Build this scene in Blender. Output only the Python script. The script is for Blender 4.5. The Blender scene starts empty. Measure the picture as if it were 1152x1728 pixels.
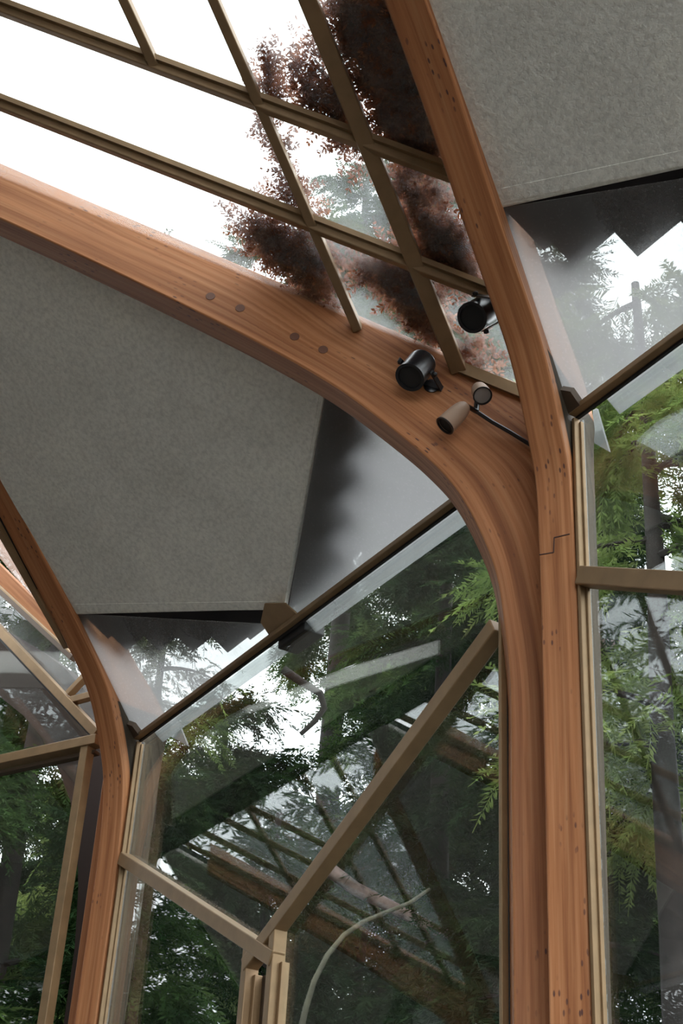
import bpy, math, random
import numpy as np
from mathutils import Vector, Matrix

random.seed(7)
RNG = np.random.default_rng(7)
scene = bpy.context.scene
COL = scene.collection

# ------------------------------------------------------------------ camera, sky, exposure
CAM_LOC = np.array([4.58572, -1.85449, 1.6])
CAM_F = 2514.07                     # focal length in pixels of a 1152 x 1728 frame
AZ, PITCH, ROLL = 0.519439, 0.557866, 0.0632012
_F0 = np.array([-math.cos(AZ), math.sin(AZ), 0.0])
_R0 = np.array([math.sin(AZ), math.cos(AZ), 0.0])
_U0 = np.array([0.0, 0.0, 1.0])
CF = _F0 * math.cos(PITCH) + _U0 * math.sin(PITCH)
_U1 = _U0 * math.cos(PITCH) - _F0 * math.sin(PITCH)
CR = _R0 * math.cos(ROLL) + _U1 * math.sin(ROLL)
CU = _U1 * math.cos(ROLL) - _R0 * math.sin(ROLL)

cam = bpy.data.cameras.new('camera')
cam_ob = bpy.data.objects.new('camera', cam)
COL.objects.link(cam_ob)
M = Matrix.Identity(4)
for i in range(3):
    M[i][0], M[i][1], M[i][2], M[i][3] = CR[i], CU[i], -CF[i], CAM_LOC[i]
cam_ob.matrix_world = M
cam.sensor_fit = 'HORIZONTAL'
cam.sensor_width = 36.0
cam.lens = CAM_F / 1152.0 * 36.0
cam.clip_start = 0.05
cam.clip_end = 300
scene.camera = cam_ob

SKY = 3.2
world = bpy.data.worlds.new('overcast_sky')
scene.world = world
world.use_nodes = True
_bg = world.node_tree.nodes['Background']
_bg.inputs['Color'].default_value = (0.93, 0.97, 1.0, 1)
_bg.inputs['Strength'].default_value = SKY

scene.view_settings.view_transform = 'Standard'
scene.view_settings.look = 'None'
scene.view_settings.exposure = 0.62
scene.view_settings.gamma = 1.0
scene.view_settings.use_curve_mapping = False
try:
    scene.cycles.max_bounces = 10
    scene.cycles.transparent_max_bounces = 24
    scene.cycles.diffuse_bounces = 5
except Exception:
    pass


# ------------------------------------------------------------------ helpers
def ray(px, py):
    return CF + CR * (px - 576) / CAM_F - CU * (py - 864) / CAM_F


def at(px, py, P0, n):
    """the point of the plane (P0, n) seen in the photograph at px, py"""
    d = ray(px, py)
    P0 = np.asarray(P0, float); n = np.asarray(n, float)
    return CAM_LOC + d * (np.dot(P0 - CAM_LOC, n) / np.dot(d, n))


def far(px, py, dist):
    """the point seen at px, py at a horizontal distance"""
    d = ray(px, py)
    return CAM_LOC + d * dist / math.hypot(d[0], d[1])


def unit(v):
    v = np.asarray(v, float)
    return v / np.linalg.norm(v)


ORG = {}


def tag(o, label=None, cat=None, group=None, kind=None):
    if label: o['label'] = label
    if cat: o['category'] = cat
    if group: o['group'] = group
    if kind: o['kind'] = kind
    return o


def empty(name, loc):
    o = bpy.data.objects.new(name, None)
    o.empty_display_size = 0.1
    COL.objects.link(o)
    o.location = loc
    ORG[o.name] = np.asarray(loc, float)
    return o


class MB:
    def __init__(self):
        self.v, self.f, self.uv = [], [], []

    def add(self, verts, faces, uvs=None):
        k = len(self.v)
        self.v += [tuple(map(float, p)) for p in verts]
        for i, fc in enumerate(faces):
            self.f.append(tuple(k + j for j in fc))
            self.uv.append(uvs[i] if uvs else None)
        return self

    def bar(self, p0, p1, wdir, w, ddir, d):
        """box-section bar from p0 to p1; wdir, ddir: cross-section directions (centred)"""
        p0 = np.asarray(p0, float); p1 = np.asarray(p1, float)
        ax = unit(p1 - p0)
        wd = np.asarray(wdir, float); wd = unit(wd - ax * np.dot(wd, ax))
        dd = np.cross(ax, wd)
        if np.dot(dd, ddir) < 0: dd = -dd
        c = [(-w / 2, -d / 2), (w / 2, -d / 2), (w / 2, d / 2), (-w / 2, d / 2)]
        V = [p0 + wd * a + dd * b for a, b in c] + [p1 + wd * a + dd * b for a, b in c]
        ln = np.linalg.norm(p1 - p0)
        F = [(3, 2, 1, 0), (4, 5, 6, 7), (0, 1, 5, 4), (1, 2, 6, 5), (2, 3, 7, 6), (3, 0, 4, 7)]
        uv = [[(0, 0), (w, 0), (w, d), (0, d)]] * 2
        for k, s in enumerate((w, d, w, d)):
            o = (0, w, w + d, 2 * w + d)[k]
            uv.append([(0, o), (0, o + s), (ln, o + s), (ln, o)])
        return self.add(V, F, uv)

    def prism(self, poly, n, thick):
        """flat polygon pushed along n by thick"""
        P = [np.asarray(p, float) for p in poly]
        n = unit(n)
        m = len(P)
        nn = np.zeros(3)
        for i in range(m):
            nn += np.cross(P[i], P[(i + 1) % m])
        if np.dot(nn, n) < 0: P = P[::-1]
        V = P + [p + n * thick for p in P]
        F = [tuple(range(m - 1, -1, -1)), tuple(range(m, 2 * m))]
        F += [(i, (i + 1) % m, m + (i + 1) % m, m + i) for i in range(m)]
        return self.add(V, F)

    def lathe(self, prof, seg, origin, axis, caps=True):
        """prof: (radius, distance along axis)"""
        ax = unit(axis)
        h = np.array([0, 0, 1.0]) if abs(ax[2]) < .9 else np.array([1.0, 0, 0])
        e1 = unit(np.cross(ax, h)); e2 = np.cross(ax, e1)
        o = np.asarray(origin, float)
        V = []
        for r, z in prof:
            for k in range(seg):
                t = 2 * math.pi * k / seg
                V.append(o + ax * z + (e1 * math.cos(t) + e2 * math.sin(t)) * max(r, 1e-4))
        F = []
        for i in range(len(prof) - 1):
            for k in range(seg):
                k2 = (k + 1) % seg
                F.append((i * seg + k, i * seg + k2, (i + 1) * seg + k2, (i + 1) * seg + k))
        if caps:
            F.append(tuple(range(seg - 1, -1, -1)))
            b = (len(prof) - 1) * seg
            F.append(tuple(b + k for k in range(seg)))
        return self.add(V, F)

    def tube(self, pts, rad, seg=8):
        P = [np.asarray(p, float) for p in pts]
        if not hasattr(rad, '__len__'): rad = [rad] * len(P)
        V, F = [], []
        prev = None
        for i, p in enumerate(P):
            t = unit(P[min(i + 1, len(P) - 1)] - P[max(i - 1, 0)])
            if prev is None:
                h = np.array([0, 0, 1.0]) if abs(t[2]) < .9 else np.array([1.0, 0, 0])
                prev = unit(np.cross(t, h))
            e1 = unit(prev - t * np.dot(prev, t)); prev = e1
            e2 = np.cross(t, e1)
            for k in range(seg):
                a = 2 * math.pi * k / seg
                V.append(p + (e1 * math.cos(a) + e2 * math.sin(a)) * rad[i])
        for i in range(len(P) - 1):
            for k in range(seg):
                k2 = (k + 1) % seg
                F.append((i * seg + k, i * seg + k2, (i + 1) * seg + k2, (i + 1) * seg + k))
        F.append(tuple(range(seg - 1, -1, -1)))
        F.append(tuple((len(P) - 1) * seg + k for k in range(seg)))
        return self.add(V, F)

    def build(self, name, mat, parent=None, smooth=False, bevel=0.0, angle=35):
        V = np.array(self.v)
        if parent is None:
            org = np.array([(V[:, 0].min() + V[:, 0].max()) / 2, (V[:, 1].min() + V[:, 1].max()) / 2, V[:, 2].min()])
        else:
            org = ORG[parent.name]
        me = bpy.data.meshes.new(name)
        me.from_pydata((V - org).tolist(), [], self.f)
        if any(u is not None for u in self.uv):
            lay = me.uv_layers.new(name='grain')
            i = 0
            for fc, u in zip(self.f, self.uv):
                for k in range(len(fc)):
                    lay.data[i].uv = u[k] if u is not None else (self.v[fc[k]][2], self.v[fc[k]][0])
                    i += 1
        me.materials.append(mat)
        if smooth:
            for p in me.polygons: p.use_smooth = True
            me.set_sharp_from_angle(angle=math.radians(angle))
        me.update()
        o = bpy.data.objects.new(name, me)
        COL.objects.link(o)
        if parent is None:
            o.location = org
        else:
            o.parent = parent
        ORG[o.name] = org
        if bevel:
            b = o.modifiers.new('bevel', 'BEVEL')
            b.width = bevel; b.segments = 2; b.limit_method = 'ANGLE'; b.angle_limit = math.radians(50)
        return o


def copy_tree(o, parent=None):
    c = o.copy()
    COL.objects.link(c)
    if parent is not None:
        c.parent = parent
    for ch in list(o.children):
        copy_tree(ch, c)
    return c


# ------------------------------------------------------------------ materials
def new_mat(name):
    m = bpy.data.materials.new(name)
    m.use_nodes = True
    nt = m.node_tree
    for n in list(nt.nodes): nt.nodes.remove(n)
    out = nt.nodes.new('ShaderNodeOutputMaterial')
    return m, nt, out


def N(nt, typ, **kw):
    n = nt.nodes.new(typ)
    for k, v in kw.items():
        if k in n.inputs.keys():
            n.inputs[k].default_value = v
        else:
            setattr(n, k, v)
    return n


def ramp(nt, stops, fac):
    r = nt.nodes.new('ShaderNodeValToRGB')
    e = r.color_ramp.elements
    while len(e) < len(stops): e.new(0.5)
    for el, (p, c) in zip(e, stops):
        el.position = p
        el.color = c if len(c) == 4 else (*c, 1)
    nt.links.new(fac, r.inputs['Fac'])
    return r


def simple(name, col, rough=0.5, metal=0.0, spec=0.5, noise=0.0, scale=30, bump=0.0):
    m, nt, out = new_mat(name)
    b = N(nt, 'ShaderNodeBsdfPrincipled', Roughness=rough, Metallic=metal)
    b.inputs['Base Color'].default_value = (*col, 1)
    b.inputs['Specular IOR Level'].default_value = spec
    if noise or bump:
        tc = N(nt, 'ShaderNodeTexCoord')
        nz = N(nt, 'ShaderNodeTexNoise', Scale=scale, Detail=5.0)
        nt.links.new(tc.outputs['Object'], nz.inputs['Vector'])
        if noise:
            a = tuple(c * (1 - noise) for c in col); d = tuple(min(1, c * (1 + noise)) for c in col)
            r = ramp(nt, [(.3, a), (.7, d)], nz.outputs['Fac'])
            nt.links.new(r.outputs['Color'], b.inputs['Base Color'])
        if bump:
            bp = N(nt, 'ShaderNodeBump', Strength=bump, Distance=0.01)
            nt.links.new(nz.outputs['Fac'], bp.inputs['Height'])
            nt.links.new(bp.outputs['Normal'], b.inputs['Normal'])
    nt.links.new(b.outputs[0], out.inputs['Surface'])
    return m


def wood(name, dark, mid, light, specks=True, rough=0.55):
    m, nt, out = new_mat(name)
    L_ = nt.links.new
    uv = N(nt, 'ShaderNodeUVMap'); uv.uv_map = 'grain'
    mp = N(nt, 'ShaderNodeMapping'); mp.inputs['Scale'].default_value = (1.6, 70, 1)
    L_(uv.outputs[0], mp.inputs['Vector'])
    nz = N(nt, 'ShaderNodeTexNoise', Scale=1.0, Detail=7.0, Roughness=0.65, Distortion=0.25)
    L_(mp.outputs[0], nz.inputs['Vector'])
    r = ramp(nt, [(.28, dark), (.5, mid), (.72, light)], nz.outputs['Fac'])
    mp2 = N(nt, 'ShaderNodeMapping'); mp2.inputs['Scale'].default_value = (.35, 26, 1)
    L_(uv.outputs[0], mp2.inputs['Vector'])
    nz2 = N(nt, 'ShaderNodeTexNoise', Scale=1.0, Detail=3.0)
    L_(mp2.outputs[0], nz2.inputs['Vector'])
    r2 = ramp(nt, [(.30, (.62, .56, .52)), (.6, (1.08, 1.05, 1.0))], nz2.outputs['Fac'])
    mx = N(nt, 'ShaderNodeMix', data_type='RGBA', blend_type='MULTIPLY')
    mx.inputs['Factor'].default_value = 1.0
    L_(r.outputs['Color'], mx.inputs['A']); L_(r2.outputs['Color'], mx.inputs['B'])
    colr = mx.outputs['Result']
    if specks:
        # short dark nail and pin marks along the grain
        mp3 = N(nt, 'ShaderNodeMapping'); mp3.inputs['Scale'].default_value = (22, 62, 1)
        L_(uv.outputs[0], mp3.inputs['Vector'])
        vo = N(nt, 'ShaderNodeTexVoronoi', Scale=1.0)
        vo.voronoi_dimensions = '2D'
        L_(mp3.outputs[0], vo.inputs['Vector'])
        rs = ramp(nt, [(.10, (1, 1, 1)), (.17, (0, 0, 0))], vo.outputs['Distance'])
        mp4 = N(nt, 'ShaderNodeMapping'); mp4.inputs['Scale'].default_value = (5, 9, 1)
        L_(uv.outputs[0], mp4.inputs['Vector'])
        nz4 = N(nt, 'ShaderNodeTexNoise', Scale=1.0, Detail=2.0)
        L_(mp4.outputs[0], nz4.inputs['Vector'])
        rk = ramp(nt, [(.56, (0, 0, 0)), (.66, (1, 1, 1))], nz4.outputs['Fac'])
        mu = N(nt, 'ShaderNodeMath', operation='MULTIPLY')
        L_(rs.outputs['Color'], mu.inputs[0]); L_(rk.outputs['Color'], mu.inputs[1])
        mu2 = N(nt, 'ShaderNodeMath', operation='MULTIPLY'); mu2.inputs[1].default_value = .8
        L_(mu.outputs[0], mu2.inputs[0])
        m2 = N(nt, 'ShaderNodeMix', data_type='RGBA')
        L_(mu2.outputs[0], m2.inputs['Factor']); L_(colr, m2.inputs['A'])
        m2.inputs['B'].default_value = (.035, .02, .03, 1)
        colr = m2.outputs['Result']
    b = N(nt, 'ShaderNodeBsdfPrincipled', Roughness=rough)
    b.inputs['Specular IOR Level'].default_value = .2
    L_(colr, b.inputs['Base Color'])
    bp = N(nt, 'ShaderNodeBump', Strength=.12, Distance=.002)
    L_(nz.outputs['Fac'], bp.inputs['Height']); L_(bp.outputs['Normal'], b.inputs['Normal'])
    L_(b.outputs[0], out.inputs['Surface'])
    return m


def glass(name, haze, hazecol=(.8, .82, .82), lo=.3, hi=.7, scale=3.0, tint=(.93, .96, .95), fine=0.0, gloss=1.0):
    """thin window glass: clear with a fresnel reflection, plus a film of dirt that scatters light"""
    m, nt, out = new_mat(name)
    L_ = nt.links.new
    tr = N(nt, 'ShaderNodeBsdfTransparent'); tr.inputs['Color'].default_value = (*tint, 1)
    gl = N(nt, 'ShaderNodeBsdfGlossy', Roughness=0.0)
    gl.inputs['Color'].default_value = (gloss, gloss, gloss, 1)
    fr = N(nt, 'ShaderNodeFresnel', IOR=1.45)
    ge = N(nt, 'ShaderNodeNewGeometry')          # same reflectance on both faces of the thin pane
    io = N(nt, 'ShaderNodeMapRange'); io.inputs['To Min'].default_value = 1.45; io.inputs['To Max'].default_value = 1 / 1.45
    L_(ge.outputs['Backfacing'], io.inputs['Value']); L_(io.outputs[0], fr.inputs['IOR'])
    m1 = N(nt, 'ShaderNodeMixShader')
    L_(fr.outputs[0], m1.inputs[0]); L_(tr.outputs[0], m1.inputs[1]); L_(gl.outputs[0], m1.inputs[2])
    sh = m1.outputs[0]
    if haze > 0:
        tc = N(nt, 'ShaderNodeTexCoord')
        nz = N(nt, 'ShaderNodeTexNoise', Scale=scale, Detail=4.0, Roughness=.55)
        L_(tc.outputs['Object'], nz.inputs['Vector'])
        r = ramp(nt, [(.3, (lo * haze,) * 3), (.7, (min(1, hi * haze),) * 3)], nz.outputs['Fac'])
        fac = r.outputs['Color']
        if fine:
            nz2 = N(nt, 'ShaderNodeTexNoise', Scale=140.0, Detail=2.0)
            L_(tc.outputs['Object'], nz2.inputs['Vector'])
            r2 = ramp(nt, [(.58, (0, 0, 0)), (.68, (fine,) * 3)], nz2.outputs['Fac'])
            ad = N(nt, 'ShaderNodeMath', operation='ADD'); ad.use_clamp = True
            L_(fac, ad.inputs[0]); L_(r2.outputs['Color'], ad.inputs[1])
            fac = ad.outputs[0]
        tl = N(nt, 'ShaderNodeBsdfTranslucent'); tl.inputs['Color'].default_value = (*hazecol, 1)
        df = N(nt, 'ShaderNodeBsdfDiffuse'); df.inputs['Color'].default_value = (*hazecol, 1)
        mh = N(nt, 'ShaderNodeMixShader'); mh.inputs[0].default_value = .3
        L_(tl.outputs[0], mh.inputs[1]); L_(df.outputs[0], mh.inputs[2])
        m2 = N(nt, 'ShaderNodeMixShader')
        L_(fac, m2.inputs[0]); L_(sh, m2.inputs[1]); L_(mh.outputs[0], m2.inputs[2])
        sh = m2.outputs[0]
    L_(sh, out.inputs['Surface'])
    return m


def leafy(name, cols, scale=2.0, trans=.35):
    m, nt, out = new_mat(name)
    L_ = nt.links.new
    tc = N(nt, 'ShaderNodeTexCoord')
    nz = N(nt, 'ShaderNodeTexNoise', Scale=scale, Detail=4.0, Roughness=.7)
    L_(tc.outputs['Object'], nz.inputs['Vector'])
    k = len(cols)
    r = ramp(nt, [(.3 + .4 * i / (k - 1), c) for i, c in enumerate(cols)], nz.outputs['Fac'])
    d = N(nt, 'ShaderNodeBsdfDiffuse'); t = N(nt, 'ShaderNodeBsdfTranslucent')
    L_(r.outputs['Color'], d.inputs['Color']); L_(r.outputs['Color'], t.inputs['Color'])
    mx = N(nt, 'ShaderNodeMixShader'); mx.inputs[0].default_value = trans
    L_(d.outputs[0], mx.inputs[1]); L_(t.outputs[0], mx.inputs[2])
    L_(mx.outputs[0], out.inputs['Surface'])
    return m


def stucco_mat():
    m, nt, out = new_mat('sprayed_stucco')
    L_ = nt.links.new
    tc = N(nt, 'ShaderNodeTexCoord')
    nz = N(nt, 'ShaderNodeTexNoise', Scale=4.0, Detail=6.0, Roughness=.6)
    L_(tc.outputs['Object'], nz.inputs['Vector'])
    r = ramp(nt, [(.3, (.70, .70, .65)), (.5, (.78, .78, .73)), (.7, (.83, .83, .76))], nz.outputs['Fac'])
    n2 = N(nt, 'ShaderNodeTexNoise', Scale=75.0, Detail=4.0, Roughness=.6)
    L_(tc.outputs['Object'], n2.inputs['Vector'])
    r2 = ramp(nt, [(.3, (.82, .82, .82)), (.6, (1.05, 1.05, 1.05))], n2.outputs['Fac'])
    mx = N(nt, 'ShaderNodeMix', data_type='RGBA', blend_type='MULTIPLY')
    mx.inputs['Factor'].default_value = 1
    L_(r.outputs['Color'], mx.inputs['A']); L_(r2.outputs['Color'], mx.inputs['B'])
    b = N(nt, 'ShaderNodeBsdfPrincipled', Roughness=.9)
    b.inputs['Specular IOR Level'].default_value = .15
    L_(mx.outputs['Result'], b.inputs['Base Color'])
    bp = N(nt, 'ShaderNodeBump', Strength=.5, Distance=.006)
    L_(n2.outputs['Fac'], bp.inputs['Height']); L_(bp.outputs['Normal'], b.inputs['Normal'])
    L_(b.outputs[0], out.inputs['Surface'])
    return m


WOOD = wood('redwood_glulam', (.235, .088, .035), (.40, .172, .075), (.50, .25, .12))
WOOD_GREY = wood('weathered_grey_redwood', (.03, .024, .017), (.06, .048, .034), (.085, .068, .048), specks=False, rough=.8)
WOOD_DARK = wood('dark_timber', (.016, .010, .009), (.028, .017, .014), (.04, .025, .02), specks=False, rough=.8)  # one dark brown timber tone
PLUG = simple('dark_wood_plug', (.13, .05, .025), .6)
SCARF = simple('dark_glue_line', (.05, .02, .015), .8)
BRONZE = simple('bronze_frame', (.25, .16, .08), .48, .35, noise=.12, scale=20)
BRONZE_DARK = simple('dark_bronze', (.09, .06, .04), .5, .3)
BLACK_GAP = simple('gap_black', (.008, .008, .009), .6)
STUCCO = stucco_mat()
SHINGLE = simple('dark_roof_shingle', (.022, .018, .02), .85, noise=.3, scale=8)
G_WALL = glass('clear_wall_glass', 0.008, lo=.2, hi=1.0, scale=2.0)
G_SKY = glass('dirty_skylight_glass', .24, hazecol=(.55, .565, .57), lo=.35, hi=.8, scale=5.0, fine=.10, tint=(.95, .97, .97))
G_EAVE = glass('frosty_eave_glass', 1.0, hazecol=(.33, .325, .328), lo=.42, hi=.68, scale=2.2, fine=.08)
METAL_BLACK = simple('black_enamel', (.012, .012, .014), .28)
LENS_BLACK = simple('black_grille', (.01, .01, .01), .75)
TAUPE = simple('taupe_enamel', (.34, .23, .16), .5)
LENS_GREY = simple('grey_lamp_glass', (.34, .33, .31), .3)
FLOOR_M = simple('stone_floor', (.06, .05, .042), .6, noise=.25, scale=3)
GROUND_M = simple('forest_ground', (.035, .03, .02), .95, noise=.3, scale=2)
BARK = simple('grey_bark', (.24, .17, .15), .95, noise=.5, scale=14, bump=.6)
BARK_OLIVE = simple('olive_bark', (.075, .07, .045), .95, noise=.4, scale=14, bump=.6)
BARK_DARK = simple('dark_bark', (.018, .013, .011), .95, noise=.4, scale=10, bump=.6)
LITTER = leafy('dry_needle_litter', [(.07, .025, .014), (.24, .085, .04), (.50, .23, .12)], scale=14.0, trans=.45)
LEAF_DARK = leafy('dark_green_needles', [(.006, .013, .006), (.015, .032, .012), (.036, .06, .02)], 1.6)
LEAF_MID = leafy('mid_green_needles', [(.014, .032, .011), (.04, .075, .022), (.09, .13, .036)], 2.0)
LEAF_LIGHT = leafy('light_green_needles', [(.05, .09, .025), (.14, .20, .055), (.26, .30, .10)], 2.6)
LEAF_BROWN = leafy('brown_green_needles', [(.02, .022, .01), (.05, .045, .018), (.10, .08, .035)], 2.2)

# ------------------------------------------------------------------ layout of the building
L, W = 2.4, 0.302               # column spacing; width of a column along the wall
ZE = 3.665                      # eave height
K = 0.60                        # rise of the roof per metre inwards
ANG = math.radians(32)          # ribs stand at this angle to the wall's normal
T = 0.083                       # rib thickness
RIDGE = 1.68                    # distance from wall to ridge
S_, C_ = math.sin(ANG), math.cos(ANG)
A_DIR = np.array([-S_, -C_, 0]); B_DIR = np.array([S_, -C_, 0])
A_N = np.array([C_, -S_, 0]); B_N = np.array([C_, S_, 0])    # right-hand faces
ROOF_N = unit([0, K, 1.0])
UP = np.array([0, 0, 1.0])
WALL_N = np.array([0, 1.0, 0])
AX = np.array([1.0, 0, 0])

CURVE_A1 = [(-.037, 0), (-.037, 2.3), (-.036, 2.8), (-.035, 3.05), (-.022, 3.2), (-.001, 3.338), (.045, 3.466), (.096, 3.563), (.16, 3.64),
            (.239, 3.715), (.392, 3.842), (.581, 3.964), (.743, 4.056), (1.096, 4.245), (1.341, 4.370), (1.62, 4.505)]
CURVE_B1 = [(-.011, 0), (-.011, 2.3), (-.011, 2.8), (-.009, 3.19), (.000, 3.38), (.016, 3.5), (.060, 3.579), (.113, 3.661), (.184, 3.739),
            (.263, 3.79), (.415, 3.876), (.563, 3.968), (.715, 4.06), (.862, 4.135), (1.2, 4.31), (1.62, 4.52)]
CURVE_B0 = [(.004, 0), (.004, 2.3), (.004, 2.8), (.005, 3.1), (.006, 3.26), (.022, 3.42), (.044, 3.517), (.083, 3.6), (.123, 3.667),
            (.204, 3.772), (.391, 3.901), (.52, 3.973), (.697, 4.074), (.806, 4.138), (1.2, 4.34), (1.62, 4.56)]
OUTER = [(-.14, 0), (-.14, 2.3), (-.16, 2.8), (-.172, 3.1), (-.176, 3.3), (-.18, 3.5), (-.182, 3.62), (-.19, 3.7), (-.20, 3.76),
         (-.15, 3.83), (.05, 3.93), (.3, 4.055), (.6, 4.20), (.95, 4.37), (1.25, 4.515), (1.62, 4.70)]


def catmull(pts, per=7):
    P = [np.array(p, float) for p in pts]
    out = []
    for i in range(len(P) - 1):
        p0 = P[max(i - 1, 0)]; p1 = P[i]; p2 = P[i + 1]; p3 = P[min(i + 2, len(P) - 1)]
        if i == 0:
            out.append(p1); continue
        def tj(ti, a, b): return ti + max(np.linalg.norm(b - a), 1e-6) ** .5
        t0 = 0; t1 = tj(t0, p0, p1); t2 = tj(t1, p1, p2); t3 = tj(t2, p2, p3) if i + 2 < len(P) else t2 + 1
        for k in range(per):
            t = t1 + (t2 - t1) * k / per
            a1 = (t1 - t) / (t1 - t0) * p0 + (t - t0) / (t1 - t0) * p1
            a2 = (t2 - t) / (t2 - t1) * p1 + (t - t1) / (t2 - t1) * p2
            a3 = (t3 - t) / (t3 - t2) * p2 + (t - t2) / (t3 - t2) * p3 if i + 2 < len(P) else p2
            b1 = (t2 - t) / (t2 - t0) * a1 + (t - t0) / (t2 - t0) * a2
            b2 = (t3 - t) / (t3 - t1) * a2 + (t - t1) / (t3 - t1) * a3
            out.append((t2 - t) / (t2 - t1) * b1 + (t - t1) / (t2 - t1) * b2)
    out.append(P[-1])
    return out


def rib(P0, d, n, inner, outer, name, mat, parent):
    mb, outside = rib_mesh(P0, d, n, inner, outer)
    o = mb.build(name, mat, parent, True, .004)
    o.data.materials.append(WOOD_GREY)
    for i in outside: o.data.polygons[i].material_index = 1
    return o


def rib_mesh(P0, d, n, inner, outer):
    """a curved laminated rib: P0 inner corner on the face with normal +n; body of thickness T towards -n"""
    I = catmull(inner); O = catmull(outer)
    m = len(I)
    mb = MB()
    P0 = np.asarray(P0, float)
    def pt(q, side): return np.array([P0[0], P0[1], 0]) + d * q[0] + UP * q[1] + n * (0 if side else -T)
    s = [0.0]
    for i in range(1, m): s.append(s[-1] + np.linalg.norm(I[i] - I[i - 1]))
    V = []
    # cross-section: inner corner, a line a hand's width in (lacquered wood inside the glass, weathered beyond), outer corner
    for i in range(m):
        w = np.linalg.norm(O[i] - I[i])
        Q = I[i] + (O[i] - I[i]) * (.045 / w if I[i][0] < .2 else .97)
        V += [pt(I[i], 1), pt(Q, 1), pt(O[i], 1), pt(O[i], 0), pt(Q, 0), pt(I[i], 0)]
    F, U, outside = [], [], []
    for i in range(m - 1):
        a, b = 6 * i, 6 * i + 6
        for k in range(6):
            k2 = (k + 1) % 6
            F.append((a + k, a + k2, b + k2, b + k))
            v0, v1 = np.array(V[a + k]), np.array(V[a + k2])
            v2, v3 = np.array(V[b + k2]), np.array(V[b + k])
            if k in (0, 1, 3, 4):
                org = 0 if k < 2 else 2
                ii0, ii1 = (np.array(V[a]), np.array(V[b])) if k < 2 else (np.array(V[a + 5]), np.array(V[b + 5]))
                r = [np.linalg.norm(v0 - ii0), np.linalg.norm(v1 - ii0), np.linalg.norm(v2 - ii1), np.linalg.norm(v3 - ii1)]
                U.append([(s[i], org + r[0]), (s[i], org + r[1]), (s[i + 1], org + r[2]), (s[i + 1], org + r[3])])
            else:
                org = 1 if k == 2 else 3
                U.append([(s[i], org), (s[i], org + T), (s[i + 1], org + T), (s[i + 1], org)])
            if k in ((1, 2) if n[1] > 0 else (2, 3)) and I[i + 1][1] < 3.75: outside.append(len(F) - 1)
    F += [(5, 4, 3, 2, 1, 0), tuple(6 * m - 6 + k for k in range(6))]
    U += [[(0, 0), (0, .05), (0, .1), (.1, .1), (.1, .05), (.1, 0)]] * 2
    # orient outward
    c = np.dot(np.cross(np.array(V[1]) - V[0], np.array(V[6]) - V[0]), n)
    if c < 0:
        F = [f[::-1] for f in F]; U = [u[::-1] for u in U]
    mb.add(V, F, U)
    return mb, outside


def roof_z(y, off=0.0):
    return ZE + K * (-y) + off


def rp(x, y, off=0.0):
    return np.array([x, y, roof_z(y, off)])


# ------------------------------------------------------------------ floor and ground
fl = MB().prism([(-9, -6.5, -.1), (8, -6.5, -.1), (8, .35, -.1), (-9, .35, -.1)], UP, .1).build('floor', FLOOR_M)
tag(fl, 'tan stone floor of the glass chapel', 'floor', kind='structure')
gr = MB().prism([(-40, -30, -.35), (30, -30, -.35), (30, 40, -.35), (-40, 40, -.35)], UP, .2).build('ground', GROUND_M)
tag(gr, 'dark forest ground outside the glass walls', 'ground', kind='structure')


# ------------------------------------------------------------------ columns
def column(x_right, curveA, curveB, label, bolts=False, post_only=False):
    loc = (x_right - W / 2, -.04, 0)
    root = empty('timber_column', loc)
    tag(root, label, 'column')
    PB = np.array([x_right, -.01, 0])
    PA = np.array([x_right - W, -.01, 0]) + T * A_N
    if post_only:
        ca = [(-.037, 0), (-.037, 2.3), (-.036, 3.2), (-.034, 3.6)]
        co = [(-.17, 0), (-.17, 2.3), (-.18, 3.2), (-.18, 3.6)]
        ra = rib(PA, A_DIR, A_N, ca, co, 'post', WOOD, root)
    else:
        ra = rib(PA, A_DIR, A_N, curveA, OUTER, 'rib', WOOD, root)
    rb = rib(PB, B_DIR, B_N, curveB, OUTER, 'rib', WOOD, root)
    if bolts:
        for px, py in [(355, 500), (405, 520), (497, 568), (545, 590)]:
            p = at(px, py, PA, A_N)
            MB().lathe([(.0125, -.004), (.0125, .0006), (.012, .0012)], 20, p, A_N).build('bolt_plug', PLUG, ra, True)
        # stepped scarf joint on the front face
        sj = MB()
        q = [at(px, py, PB, B_DIR) + B_DIR * .013 for px, py in [(913, 941), (937, 937), (938, 912), (964, 906)]]
        for a, b in zip(q[:-1], q[1:]):
            sj.bar(a, b, np.cross(B_DIR, unit(b - a)), .0022, B_DIR, .0022)
        sj.build('scarf_joint', SCARF, rb)
    return root


col0 = column(0.0, None, CURVE_B0, 'brown timber column at lower left, thinner and farther off, bending up into one dark rib', post_only=True)
col1 = column(L, CURVE_A1, CURVE_B1, 'large orange-brown timber column at right forking into two curved ribs with spotlights', bolts=True)


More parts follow.
